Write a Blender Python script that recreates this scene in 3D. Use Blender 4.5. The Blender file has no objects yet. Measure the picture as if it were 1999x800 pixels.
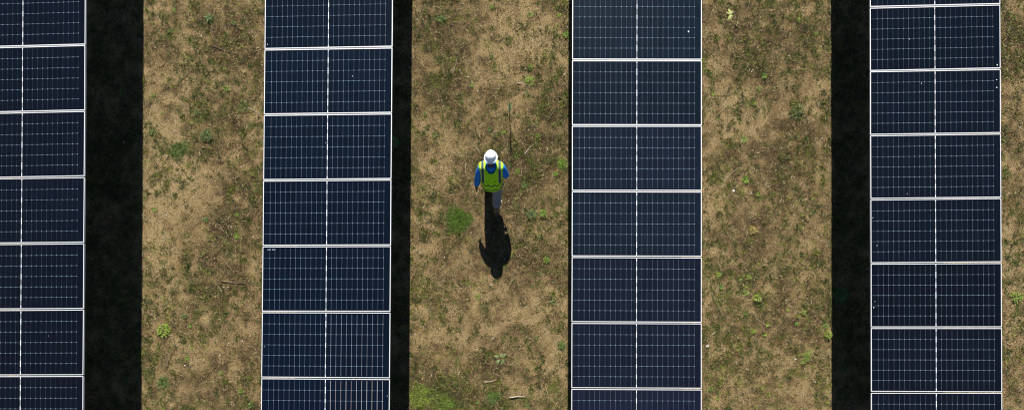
import bpy, bmesh, math, random
import numpy as np
from mathutils import Vector, Matrix, noise as mnoise

R = math.radians
random.seed(7)
rng = np.random.default_rng(11)
sc = bpy.context.scene
col = sc.collection

# ------------------------------------------------------------------ camera
CAMH = 13.6
PITCH, ROLL = 0.6, 0.17
cam_d = bpy.data.cameras.new('camera')
cam_d.sensor_fit = 'HORIZONTAL'
cam_d.sensor_width = 36.0
cam_d.lens = 24.0
cam_d.shift_y = (749 - 400) / 1999.0        # the picture is the upper part of a taller frame
cam_d.clip_end = 1500
cam = bpy.data.objects.new('camera', cam_d)
cam.location = (0, 0, CAMH)
cam.rotation_euler = (R(PITCH), 0, R(ROLL))
col.objects.link(cam)
sc.camera = cam

# ------------------------------------------------------------------ sky, sun, exposure
SUN = Vector((-0.042, 1.0, 1.0)).normalized()
w = bpy.data.worlds.new('World')
sc.world = w
w.use_nodes = True
wn = w.node_tree
bg = wn.nodes['Background']
sky = wn.nodes.new('ShaderNodeTexSky')
sky.sky_type = 'NISHITA'
sky.sun_disc = False
sky.sun_elevation = math.asin(SUN.z)
sky.sun_rotation = math.atan2(SUN.x, SUN.y)
sky.altitude = 200
sky.dust_density = 0.0
sky.air_density = 0.6
sc.render.filter_size = 1.1
sc.cycles.filter_width = 1.1
wn.links.new(sky.outputs[0], bg.inputs[0])
bg.inputs[1].default_value = 0.06
sd = bpy.data.lights.new('sun', 'SUN')
sd.energy = 5.0
sd.angle = R(0.5)
sd.color = (1.0, 0.955, 0.88)
so = bpy.data.objects.new('sun', sd)
so.rotation_euler = (-SUN).to_track_quat('-Z', 'Y').to_euler()
so.location = (0, 20, 20)
col.objects.link(so)
vs = sc.view_settings
vs.view_transform = 'Standard'
vs.look = 'None'
vs.gamma = 1.0
vs.exposure = 0.7
vs.use_curve_mapping = False

# ------------------------------------------------------------------ pixel -> place
F = 24.0 / 36.0 * 1999
_rot = cam.rotation_euler.to_matrix()


def place(px, py, z=0.0):
    d = _rot @ Vector(((px - 999.5) / F, -(py - 749.0) / F, -1.0))
    t = (z - CAMH) / d.z
    return Vector((d.x * t, d.y * t, z))


# ------------------------------------------------------------------ numpy noise
_perm = rng.random((512, 512))


def vnoise(x, y, s, ox=0.0):
    u = x / s + 1000.3 + ox * 17.7
    v = y / s + 1000.7 + ox * 31.1
    i = np.floor(u).astype(int)
    j = np.floor(v).astype(int)
    fu = u - i
    fv = v - j
    fu = fu * fu * (3 - 2 * fu)
    fv = fv * fv * (3 - 2 * fv)
    a = _perm[i % 512, j % 512]
    b = _perm[(i + 1) % 512, j % 512]
    c = _perm[i % 512, (j + 1) % 512]
    d = _perm[(i + 1) % 512, (j + 1) % 512]
    return (a * (1 - fu) + b * fu) * (1 - fv) + (c * (1 - fu) + d * fu) * fv


def fbm(x, y, s, o=4, ox=0.0):
    r = 0
    a = 1.0
    t = 0
    for k in range(o):
        r = r + a * vnoise(x, y, s / 2 ** k, ox + k * 3.3)
        t += a
        a *= 0.55
    return r / t


def sstep(a, b, x):
    t = np.clip((x - a) / (b - a), 0, 1)
    return t * t * (3 - 2 * t)


def ground_z(x, y):
    x = np.asarray(x, float)
    y = np.asarray(y, float)
    near = 1 - sstep(20, 60, np.hypot(x, y))
    base = -0.26 * sstep(3.2, 6.2, x)
    return base + (0.03 * (fbm(x, y, 1.7, 2, 5) - .5) + 0.035 * (fbm(x, y, 0.35, 3, 9) - .5)) * near


def gz(x, y):
    return float(ground_z(np.array([x]), np.array([y]))[0])


def gplace(px, py):
    z = 0.0
    for _ in range(4):
        p = place(px, py, z)
        z = gz(p.x, p.y)
    return Vector((p.x, p.y, z))


# blobs: (px, py, rx, ry, amount) ; bare sand positive, matted brown growth negative
BARE = [(335, 120, 55, 60, .35), (320, 300, 45, 60, .35), (320, 390, 50, 90, .55), (300, 480, 25, 90, .45), (320, 570, 50, 60, .3),
        (375, 370, 60, 45, .35), (420, 320, 50, 25, .3), (465, 170, 45, 50, .2), (340, 690, 60, 50, .3), (300, 225, 30, 40, .3),
        (450, 420, 60, 70, -.55), (430, 210, 60, 60, -.35), (430, 60, 60, 50, -.4), (440, 560, 70, 40, -.5), (380, 500, 60, 50, -.35),
        (470, 680, 40, 60, -.1), (310, 90, 30, 40, -.25), (440, 760, 60, 40, -.25),
        (930, 120, 40, 60, .35), (1000, 110, 30, 100, .45), (1020, 40, 40, 40, .3), (1050, 70, 40, 50, .25), (830, 250, 25, 90, .3),
        (835, 400, 35, 60, .35), (850, 520, 60, 50, .15), (980, 570, 30, 40, .25), (1045, 615, 30, 50, .5), (820, 625, 22, 60, .5),
        (950, 620, 80, 50, .2), (870, 695, 40, 30, .3), (1085, 420, 25, 40, .35), (1010, 740, 60, 30, .2), (1090, 710, 18, 40, .35),
        (880, 100, 60, 60, -.3), (1040, 320, 60, 50, -.4), (830, 30, 30, 40, -.25), (1060, 270, 40, 40, -.3), (870, 180, 50, 30, -.3),
        (860, 780, 60, 40, -.4), (1020, 500, 60, 50, -.2), (1000, 380, 50, 40, -.3), (960, 720, 60, 30, -.3), (850, 590, 60, 25, -.25),
        (1410, 100, 25, 50, .3), (1440, 200, 40, 60, .4), (1470, 250, 60, 40, .4), (1530, 190, 25, 25, .3), (1600, 150, 22, 90, .4),
        (1390, 330, 20, 80, .35), (1430, 380, 60, 30, .3), (1400, 500, 40, 70, .3), (1560, 330, 60, 50, .1), (1570, 440, 60, 60, .3),
        (1540, 700, 45, 45, .4), (1590, 770, 60, 30, .4), (1420, 600, 50, 50, .2), (1390, 680, 30, 40, .3), (1440, 770, 50, 30, .2),
        (1490, 110, 50, 70, -.5), (1560, 80, 50, 40, -.5), (1560, 290, 60, 35, -.35), (1500, 355, 50, 40, -.5), (1420, 295, 30, 30, -.3),
        (1470, 460, 60, 60, -.45), (1540, 560, 50, 50, -.3), (1450, 560, 30, 40, -.35), (1560, 650, 60, 25, -.2),
        (1980, 60, 30, 60, -.35), (1980, 200, 30, 50, .4), (1980, 260, 20, 40, -.5), (1985, 330, 20, 30, .4), (1980, 370, 25, 40, -.4), (1980, 430, 30, 40, .2),
        (1980, 620, 30, 120, .55), (1980, 500, 30, 60, .3)]
GREEN = [(220, 100, 50, 140, .35), (225, 400, 50, 160, .3), (225, 700, 50, 130, .35), (785, 100, 18, 150, .4), (783, 350, 18, 130, .4), (782, 650, 18, 150, .5), (1655, 120, 32, 140, .45), (1655, 400, 32, 130, .35), (1660, 620, 32, 140, .5),
         (350, 290, 40, 25, .3), (405, 265, 25, 25, .3), (300, 60, 30, 60, .25), (430, 60, 60, 60, .25), (330, 350, 40, 60, .2), (480, 470, 40, 60, .25),
         (400, 565, 30, 40, .3), (290, 770, 30, 40, .25), (440, 740, 50, 60, .15), (830, 770, 50, 40, .75), (860, 790, 40, 30, .6), (800, 600, 20, 40, .3),
         (970, 780, 60, 30, .35), (1060, 770, 60, 40, .35), (1085, 600, 25, 60, .3), (1030, 340, 60, 50, .25), (830, 60, 30, 50, .25),
         (1090, 150, 25, 60, .2), (890, 430, 50, 40, .3), (1600, 60, 25, 60, .35), (1500, 60, 80, 60, .3), (1570, 280, 50, 50, .2), (1460, 550, 60, 50, .3),
         (1390, 770, 30, 40, .4), (1600, 620, 25, 120, .35), (1410, 30, 40, 40, .15), (1490, 640, 60, 60, .2), (1980, 40, 30, 60, .4), (1100, 460, 15, 80, .2),
         (1620, 720, 20, 60, .25), (1990, 120, 20, 60, .3)]


def blobs(x, y, L):
    r = np.zeros_like(x)
    for px, py, rx, ry, a in L:
        c = place(px, py, -0.13 if px > 1550 else 0)
        r += a * np.exp(-(((x - c.x) / (rx * 1.1 / 97.5)) ** 2 + ((y - c.y) / (ry * 1.1 / 97.5)) ** 2))
    return r


def bare_f(x, y):
    return np.clip(0.53 + .65 * (fbm(x, y, 1.1, 5, 1) - .5) + 1.15 * (fbm(x, y, 0.20, 3, 2) - .5) + .62 * blobs(x, y, BARE), 0, 1)


def green_f(x, y):
    g = 0.22 + .9 * (fbm(x, y, 0.8, 3, 12) - .5) + 1.0 * (fbm(x, y, 0.22, 2, 15) - .5) + .8 * blobs(x, y, GREEN)
    tuft = sstep(.50, .66, fbm(x, y, 0.085, 2, 21) + .22 * (g - .2))      # growth gathers in hand-sized tufts
    return np.clip(g, 0.02, 1) * (.12 + 2.1 * tuft)


# ------------------------------------------------------------------ materials
def new_mat(name, color=(.5, .5, .5), rough=.8, metallic=0.0, spec=0.3):
    m = bpy.data.materials.new(name)
    m.use_nodes = True
    b = m.node_tree.nodes['Principled BSDF']
    b.inputs['Base Color'].default_value = (*color, 1)
    b.inputs['Roughness'].default_value = rough
    b.inputs['Metallic'].default_value = metallic
    b.inputs['Specular IOR Level'].default_value = spec
    return m


class NT:
    """tiny helper for writing node maths"""

    def __init__(s, m):
        s.t = m.node_tree
        s.b = s.t.nodes['Principled BSDF']

    def _in(s, sock, v):
        if isinstance(v, bpy.types.NodeSocket):
            s.t.links.new(v, sock)
        elif v is not None:
            sock.default_value = v

    def m(s, op, a, b=None, c=None):
        n = s.t.nodes.new('ShaderNodeMath')
        n.operation = op
        s._in(n.inputs[0], a)
        s._in(n.inputs[1], b)
        s._in(n.inputs[2], c)
        return n.outputs[0]

    def mix(s, f, a, b):
        n = s.t.nodes.new('ShaderNodeMix')
        n.data_type = 'RGBA'
        s._in(n.inputs[0], f)
        s._in(n.inputs[6], a if isinstance(a, bpy.types.NodeSocket) else (*a, 1))
        s._in(n.inputs[7], b if isinstance(b, bpy.types.NodeSocket) else (*b, 1))
        return n.outputs[2]

    def noise(s, scale, detail=3, vec=None, rough=.6):
        n = s.t.nodes.new('ShaderNodeTexNoise')
        n.inputs['Scale'].default_value = scale
        n.inputs['Detail'].default_value = detail
        n.inputs['Roughness'].default_value = rough
        if vec is not None:
            s.t.links.new(vec, n.inputs['Vector'])
        return n.outputs[0]

    def obj(s):
        n = s.t.nodes.new('ShaderNodeTexCoord')
        return n.outputs['Object']

    def ramp(s, f, stops):
        n = s.t.nodes.new('ShaderNodeValToRGB')
        e = n.color_ramp.elements
        while len(e) < len(stops):
            e.new(0.5)
        for i, (p, c) in enumerate(stops):
            e[i].position = p
            e[i].color = (*c, 1)
        s._in(n.inputs[0], f)
        return n.outputs[0]

    def attr(s, name):
        n = s.t.nodes.new('ShaderNodeAttribute')
        n.attribute_name = name
        return n

    def bump(s, h, strength, dist):
        n = s.t.nodes.new('ShaderNodeBump')
        n.inputs['Strength'].default_value = strength
        n.inputs['Distance'].default_value = dist
        s.t.links.new(h, n.inputs['Height'])
        s.t.links.new(n.outputs[0], s.b.inputs['Normal'])

    def sep(s, v):
        n = s.t.nodes.new('ShaderNodeSeparateXYZ')
        s.t.links.new(v, n.inputs[0])
        return n.outputs

    def base(s, c):
        s.t.links.new(c, s.b.inputs['Base Color'])


# soil
M_soil = new_mat('soil', rough=.95, spec=.1)
k = NT(M_soil)
bare = k.attr('bare').outputs['Fac']
n1 = k.noise(42, 5, k.obj(), .75)
n2 = k.noise(9, 4, k.obj(), .6)
n3 = k.noise(75, 3, k.obj(), .75)
f = k.m('ADD', bare, k.m('MULTIPLY', k.m('SUBTRACT', n1, .5), 1.9))
f = k.m('ADD', f, k.m('MULTIPLY', k.m('SUBTRACT', n2, .5), .8))
cc = k.ramp(f, [(0.0, (.085, .056, .028)), (.25, (.175, .122, .058)), (.50, (.31, .217, .100)), (.75, (.43, .308, .148)), (1.0, (.53, .390, .195))])
k.base(k.mix(k.m('MULTIPLY', k.m('GREATER_THAN', n3, .535), .8), cc, (.065, .043, .020)))
k.bump(k.m('ADD', n1, k.m('MULTIPLY', n3, .6)), 1.0, .06)


def mat_blades(name, rough, trans=0.0):
    m = new_mat(name, rough=rough, spec=.25)
    k = NT(m)
    k.base(k.attr('tint').outputs['Color'])
    return m


M_straw = mat_blades('straw', .7)
M_grass = mat_blades('grass_blades', .55)

# solar laminate
CELL_X, CELL_Y = 0.0915, 0.183


def mat_laminate(name, cell, line, vfac=1.0, hfac=1.0, dust=.0, rough=.12, left=1.0):
    m = new_mat(name, rough=rough, spec=.5)
    k = NT(m)
    o = k.obj()
    x, y, z = k.sep(o)
    oi = k.t.nodes.new('ShaderNodeObjectInfo').outputs['Random']

    def wn(a, b):
        n = k.t.nodes.new('ShaderNodeTexWhiteNoise')
        n.noise_dimensions = '2D'
        c = k.t.nodes.new('ShaderNodeCombineXYZ')
        k._in(c.inputs[0], a)
        k._in(c.inputs[1], b)
        k.t.links.new(c.outputs[0], n.inputs['Vector'])
        return n.outputs
    u = k.m('DIVIDE', x, CELL_X)
    ur = k.m('ROUND', u)
    vx = k.m('MULTIPLY', k.m('ABSOLUTE', k.m('SUBTRACT', u, ur)), CELL_X)
    ax = k.m('ABSOLUTE', x)
    inx = k.m('LESS_THAN', ax, 1.04)
    v = k.m('DIVIDE', y, CELL_Y)
    vr = k.m('ROUND', v)
    hy = k.m('MULTIPLY', k.m('ABSOLUTE', k.m('SUBTRACT', v, vr)), CELL_Y)
    ay = k.m('ABSOLUTE', y)
    iny = k.m('LESS_THAN', ay, 0.46)
    iny2 = k.m('LESS_THAN', ay, 0.535)
    rv = wn(ur, k.m('ADD', oi, 3.1))
    rh = wn(k.m('FLOOR', k.m('DIVIDE', u, 3.0)), k.m('ADD', k.m('MULTIPLY', vr, 7.7), oi))
    vert = k.m('MULTIPLY', k.m('MULTIPLY', k.m('LESS_THAN', vx, .0028), inx), iny2)
    vert = k.m('MULTIPLY', vert, k.m('MULTIPLY_ADD', rv[0], .5 * vfac, .42 * vfac))
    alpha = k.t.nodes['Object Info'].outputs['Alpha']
    glint = k.m('MULTIPLY', k.m('SUBTRACT', 1.0, alpha), k.m('GREATER_THAN', x, .02))  # reflected glints painted in as brighter, warmer lines on the right half
    vert = k.m('MULTIPLY', vert, k.m('MULTIPLY_ADD', glint, 2.4, 1.0))
    hor = k.m('MULTIPLY', k.m('MULTIPLY', k.m('LESS_THAN', hy, .0028), iny), k.m('LESS_THAN', x, 1.01))
    hor = k.m('MULTIPLY', hor, k.m('MULTIPLY_ADD', rh[0], .5 * hfac, .55 * hfac))
    dot = k.m('MULTIPLY', k.m('LESS_THAN', vx, .006), k.m('LESS_THAN', hy, .006))
    dot = k.m('MULTIPLY', k.m('MULTIPLY', dot, iny), k.m('MULTIPLY', inx, .38))
    cen = k.m('LESS_THAN', ax, .0058)
    dash = k.m('LESS_THAN', hy, k.m('MULTIPLY_ADD', wn(vr, k.m('ADD', oi, 9.0))[0],   .035, .024))
    cenv = k.m('MULTIPLY', cen, k.m('MULTIPLY_ADD', dash, 1.7, .38))
    cenv = k.m('MULTIPLY', cenv, k.m('LESS_THAN', ay, .548))
    # cells: slight difference from cell to cell and fine dust grain
    rc = wn(k.m('FLOOR', u), k.m('ADD', k.m('FLOOR', v), k.m('MULTIPLY', oi, 50)))[0]
    mp = k.t.nodes.new('ShaderNodeMapping')
    mp.inputs['Scale'].default_value = (6, 90, 1)
    k.t.links.new(o, mp.inputs[0])
    gr = k.noise(1.0, 3, mp.outputs[0], .7)
    bl = k.noise(2.2, 3, o, .6)
    g = k.m('ADD', k.m('MULTIPLY_ADD', rc, .25, .65), k.m('MULTIPLY', gr, .45))
    cellc = k.t.nodes['Object Info'].outputs['Color']
    vmul = k.t.nodes.new('ShaderNodeVectorMath')
    vmul.operation = 'SCALE'
    k.t.links.new(cellc, vmul.inputs[0])
    k._in(vmul.inputs['Scale'], g)
    c = k.mix(k.m('MULTIPLY', bl, dust), vmul.outputs[0], (.20, .18, .16))
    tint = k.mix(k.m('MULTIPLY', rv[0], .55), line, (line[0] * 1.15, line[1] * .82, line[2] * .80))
    tint = k.mix(glint, tint, k.mix(rv[0], (.62, .42, .36), (.50, .50, .44)))
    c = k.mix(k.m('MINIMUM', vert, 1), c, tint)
    c = k.mix(k.m('MINIMUM', hor, 1), c, (line[0] * .85, line[1] * 1.05, line[2] * 1.15))
    c = k.mix(k.m('MINIMUM', dot, 1), c, (.55, .65, .75))
    c = k.mix(k.m('MINIMUM', cenv, 1), c, (.80, .83, .88))
    k.base(c)
    return m


LAM = [mat_laminate('panel_glass_a', (.0030, .0040, .0095), (.20, .26, .33), .13, .33, .003),
       mat_laminate('panel_glass_b', (.0024, .0062, .0135), (.25, .34, .45), .30, .29, .003),
       mat_laminate('panel_glass_c', (.0085, .0135, .0220), (.28, .37, .46), .24, .27, .008),  # extra grey film here also stands in for reflected sky
       mat_laminate('panel_glass_d', (.0030, .0052, .0115), (.26, .31, .38), .23, .33, .003)]
M_alu = new_mat('anodised_aluminium', (.68, .69, .71), .42, .15, .5)
M_steel = new_mat('galvanised_steel', (.42, .43, .44), .5, .7)
k = NT(M_steel)
k.base(k.mix(k.noise(14, 3, k.obj()), (.32, .33, .34), (.52, .53, .54)))
M_back = new_mat('white_backsheet', (.7, .7, .7), .6)
M_drop = new_mat('dried_dropping', (.82, .82, .78), .9)
M_sticker = new_mat('serial_sticker', (.30, .33, .36), .6)


# ------------------------------------------------------------------ object helpers
def tag(o, label=None, cat=None, group=None, kind=None):
    if label:
        o['label'] = label
    if cat:
        o['category'] = cat
    if group:
        o['group'] = group
    if kind:
        o['kind'] = kind
    return o


def empty(name, loc=(0, 0, 0), rot=(0, 0, 0)):
    o = bpy.data.objects.new(name, None)
    o.empty_display_size = .2
    o.location = loc
    o.rotation_euler = rot
    col.objects.link(o)
    return o


def link_mesh(name, me, mats, parent=None, smooth=False):
    o = bpy.data.objects.new(name, me)
    for m in (mats if isinstance(mats, (list, tuple)) else [mats]):
        if m.name not in [x.name for x in me.materials if x]:
            me.materials.append(m)
    if smooth:
        me.polygons.foreach_set('use_smooth', [True] * len(me.polygons))
    col.objects.link(o)
    if parent:
        o.parent = parent
    return o


def bm_box(bm, x0, x1, y0, y1, z0, z1):
    v = [bm.verts.new(p) for p in ((x0, y0, z0), (x1, y0, z0), (x1, y1, z0), (x0, y1, z0), (x0, y0, z1), (x1, y0, z1), (x1, y1, z1), (x0, y1, z1))]
    for f in ((3, 2, 1, 0), (4, 5, 6, 7), (0, 1, 5, 4), (1, 2, 6, 5), (2, 3, 7, 6), (3, 0, 4, 7)):
        bm.faces.new([v[i] for i in f])


def bm_tube(bm, pts, rad, n=8):
    """tapered tube with capped ends through pts"""
    pts = [Vector(p) for p in pts]
    if not isinstance(rad, (list, tuple)):
        rad = [rad] * len(pts)
    rings = []
    for i, p in enumerate(pts):
        d = (pts[min(i + 1, len(pts) - 1)] - pts[max(i - 1, 0)]).normalized()
        a = d.orthogonal().normalized() if abs(d.z) > .9 else d.cross(Vector((0, 0, 1))).normalized()
        b = d.cross(a).normalized()
        rings.append([bm.verts.new(p + (a * math.cos(t) + b * math.sin(t)) * rad[i]) for t in [2 * math.pi * q / n for q in range(n)]])
    for i in range(len(rings) - 1):
        for q in range(n):
            bm.faces.new([rings[i][q], rings[i][(q + 1) % n], rings[i + 1][(q + 1) % n], rings[i + 1][q]])
    bm.faces.new(rings[0][::-1])
    bm.faces.new(rings[-1])


def bm_done(bm, name):
    bmesh.ops.recalc_face_normals(bm, faces=bm.faces)
    me = bpy.data.meshes.new(name)
    bm.to_mesh(me)
    bm.free()
    return me


# ------------------------------------------------------------------ ground
def axis(lo, hi, step, far):
    c = list(np.arange(lo, hi + step / 2, step))
    s = step
    a = [hi]
    while a[-1] < far:
        s *= 1.35
        a.append(a[-1] + s)
    b = [lo]
    s = step
    while b[-1] > -far:
        s *= 1.35
        b.append(b[-1] - s)
    return np.array(b[1:][::-1] + c + a[1:])


def grid_mesh(name, xs, ys):
    nx, ny = len(xs), len(ys)
    X, Y = np.meshgrid(xs, ys)
    X = X.ravel()
    Y = Y.ravel()
    Z = ground_z(X, Y)
    co = np.stack([X, Y, Z], 1).astype(np.float32)
    i = (np.arange(ny - 1)[:, None] * nx + np.arange(nx - 1)[None, :]).ravel()
    fc = np.stack([i, i + 1, i + 1 + nx, i + nx], 1).astype(np.int32)
    me = bpy.data.meshes.new(name)
    me.vertices.add(len(co))
    me.vertices.foreach_set('co', co.ravel())
    me.loops.add(fc.size)
    me.loops.foreach_set('vertex_index', fc.ravel())
    me.polygons.add(len(fc))
    me.polygons.foreach_set('loop_start', np.arange(0, fc.size, 4, dtype=np.int32))
    me.polygons.foreach_set('use_smooth', np.ones(len(fc), bool))
    me.update(calc_edges=True)
    a = me.attributes.new('bare', 'FLOAT', 'POINT')
    a.data.foreach_set('value', bare_f(X, Y).astype(np.float32))
    return me


gm = grid_mesh('ground', axis(-12.5, 12.5, .035, 420), axis(-1.5, 10.5, .035, 420))
ground = tag(link_mesh('ground', gm, M_soil), 'sandy soil ground with patches of bare earth and dry growth', kind='structure')


# ------------------------------------------------------------------ blades
def blades_mesh(name, P, az, ln, wd, rise, curl, tint, flat=False):
    """P base points (N,3); az heading; ln length; wd width; rise start angle above ground; curl how far it bends down; tint (N,3)"""
    N = len(P)
    d = np.stack([np.cos(az), np.sin(az), np.zeros(N)], 1)
    s = np.stack([-np.sin(az), np.cos(az), np.zeros(N)], 1)
    up = np.array([0, 0, 1.0])
    mid = P + d * (ln * .5 * np.cos(rise))[:, None] + up * (ln * .5 * np.sin(rise))[:, None]
    r2 = rise - curl
    side = rng.normal(0, .18, N)
    tip = mid + d * (ln * .5 * np.cos(r2))[:, None] + up * (ln * .5 * np.sin(r2))[:, None] + s * (ln * side)[:, None]
    tw = rng.uniform(-.6, .6, N)
    sv = s * np.cos(tw)[:, None] + up * np.sin(tw)[:, None]
    h = (wd * .5)[:, None]
    V = np.stack([P - sv * h, P + sv * h, mid + sv * h, mid - sv * h, tip], 1).astype(np.float32)
    base = (np.arange(N) * 5)[:, None]
    loops = np.concatenate([base + np.array([0, 1, 2, 3]), base + np.array([3, 2, 4])], 1).astype(np.int32)
    me = bpy.data.meshes.new(name)
    me.vertices.add(N * 5)
    me.vertices.foreach_set('co', V.ravel())
    me.loops.add(N * 7)
    me.loops.foreach_set('vertex_index', loops.ravel())
    me.polygons.add(N * 2)
    st = np.stack([np.arange(N) * 7, np.arange(N) * 7 + 4], 1).astype(np.int32)
    me.polygons.foreach_set('loop_start', st.ravel())
    me.update(calc_edges=True)
    a = me.attributes.new('tint', 'FLOAT_COLOR', 'POINT')
    c = np.ones((N, 5, 4), np.float32)
    c[:, :, :3] = tint[:, None, :]
    a.data.foreach_set('color', c.ravel())
    return me


def scatter(n, keep, x0=-12.3, x1=12.3, y0=-1.3, y1=10.3):
    x = rng.uniform(x0, x1, n)
    y = rng.uniform(y0, y1, n)
    m = rng.random(n) < keep(x, y)
    return x[m], y[m]


def pal(n, cols, wts, jit=.18):
    i = rng.choice(len(cols), n, p=np.array(wts) / sum(wts))
    return np.clip(np.array(cols)[i] * rng.uniform(1 - jit, 1 + jit, (n, 1)) * rng.uniform(.94, 1.06, (n, 3)), .004, .9)


# dry litter lying on the soil
x, y = scatter(620000, lambda x, y: np.clip(1.10 - .95 * bare_f(x, y), .22, 1) * (.25 + .95 * sstep(.44, .62, fbm(x, y, .085, 2, 33))))
n = len(x)
P = np.stack([x, y, ground_z(x, y) + rng.uniform(0.0, .012, n)], 1)
LP = [(.36, .27, .13), (.22, .150, .075), (.10, .066, .034), (.040, .027, .016), (.56, .47, .30), (.20, .17, .06)]
me = blades_mesh('dry_grass', P, rng.uniform(0, 2 * math.pi, n), rng.gamma(3, .013, n) + .010, rng.uniform(.003, .009, n),
                 rng.uniform(-.05, .55, n), rng.uniform(-.1, .5, n), pal(n, LP, [4, 4, 6, 12, 1.2, 5]))
tag(link_mesh('dry_grass', me, M_straw), 'dry straw and dead stems matted over the sandy soil', 'dry grass', kind='stuff')

# green blades growing in tufts
tx, ty = scatter(150000, lambda x, y: np.clip(green_f(x, y) ** 1.4 * 2.3, .08, 1) * .9)
nt = len(tx)
cnt = rng.integers(4, 15, nt)
idx = np.repeat(np.arange(nt), cnt)
n = len(idx)
ts = rng.uniform(.6, 1.35, nt)[idx]
tr = rng.uniform(.008, .045, nt)[idx]
a0 = rng.uniform(0, 2 * math.pi, n)
rr = np.sqrt(rng.random(n)) * tr
x = tx[idx] + np.cos(a0) * rr
y = ty[idx] + np.sin(a0) * rr
GP = np.array([(.060, .090, .012), (.11, .145, .018), (.022, .040, .006), (.20, .23, .03), (.065, .066, .016), (.14, .12, .035)])
ti = rng.choice(6, nt, p=[.24, .16, .24, .08, .18, .10])
tint = GP[ti][idx] * rng.uniform(.75, 1.25, (n, 1))
P = np.stack([x, y, ground_z(x, y) - .004], 1)
me = blades_mesh('grass', P, a0 + rng.normal(0, .6, n), rng.uniform(.03, .085, n) * ts, rng.uniform(.004, .009, n),
                 rng.uniform(.35, 1.35, n), rng.uniform(.2, 1.1, n), tint)
tag(link_mesh('grass', me, M_grass), 'short sparse green and olive grass growing through the dry soil', 'grass', kind='stuff')
print('blades', n)

# ------------------------------------------------------------------ solar trackers
PW, PL, PT = 2.268, 1.130, .035
GAP = .020
PITCHY = PL + GAP
LIP = .012


def laminate_mesh(i):
    bm = bmesh.new()
    bm_box(bm, -PW / 2 + .012, PW / 2 - .012, -PL / 2 + .012, PL / 2 - .012, -.010, -.0025)
    return bm_done(bm, 'laminate')


def frame_mesh():
    bm = bmesh.new()
    a, b = PW / 2, PL / 2
    bm_box(bm, -a, -a + LIP, -b, b, -PT, 0)
    bm_box(bm, a - LIP, a, -b, b, -PT, 0)
    bm_box(bm, -a + LIP, a - LIP, -b, -b + LIP, -PT, -.0006)
    bm_box(bm, -a + LIP, a - LIP, b - LIP, b, -PT, -.0006)
    return bm_done(bm, 'frame')


def back_mesh():
    bm = bmesh.new()
    bm_box(bm, -.055, .055, .07, .15, -.030, -.0105)
    return bm_done(bm, 'junction_box')


def rail_mesh():
    bm = bmesh.new()
    bm_box(bm, -.62, .62, -.03, .03, -PT - .052, -PT - .002)
    bm_box(bm, -.62, .62, -.03, .03, -PT - .060, -PT - .055)
    return bm_done(bm, 'mounting_rail')


ME_FR, ME_JB, ME_RL = frame_mesh(), back_mesh(), rail_mesh()
M_plastic = new_mat('black_plastic', (.02, .02, .02), .5)

# left seam px, x centre px, centre height, rise of the right edge over the left (m), seam rows, label
ROWS = [
    dict(xc=42.3, xt=44.4, xb=39.4, h=1.70, dh=.11, seams=(91, 218, 347, 475.5, 604, 732.5),
         label='leftmost row of dark solar panels, cut off by the left edge'),
    dict(xc=637.5, xt=641.2, xb=634.8, h=1.70, dh=.100, seams=(94.5, 221.5, 349.5, 478, 607, 737.5),
         label="row of dark navy solar panels just left of the walking worker"),
    dict(xc=1243, xt=1243.5, xb=1242.5, h=1.69, dh=.012, seams=(117.5, 244.5, 372.5, 500.5, 629.5, 758),
         label='row of paler solar panels right of the walking worker'),
    dict(xc=1826, xt=1825, xb=1828, h=1.45, dh=.105, seams=(12, 135.5, 261.5, 386.5, 512.5, 638.5, 765),
         label='rightmost row of solar panels, with a broad black shadow along its left side'),
]
CELLS = [((.0028, .0046, .0094), (.0034, .0046, .0090)), ((.0022, .0062, .0130), (.0022, .0056, .0150)),
         ((.0045, .0120, .0195), (.0085, .0098, .0225)), ((.0026, .0056, .0108), (.0036, .0054, .0106))]  # third row: reflected sky painted in as paler cells


def cell_tint(ri, q):
    """reflected sheen painted into the cell colour, drifting along a row from teal to violet, with small steps from module to module"""
    a_, b_ = CELLS[ri]
    f_ = min(1, max(0, (q - 3) / 6)) + random.uniform(-.15, .15)  # drift along the row puts the sheen into the colour
    g_ = random.uniform(.60, .82)
    return tuple(max(.001, (u_ * (1 - f_) + v_ * f_) * g_) for u_, v_ in zip(a_, b_))


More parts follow.
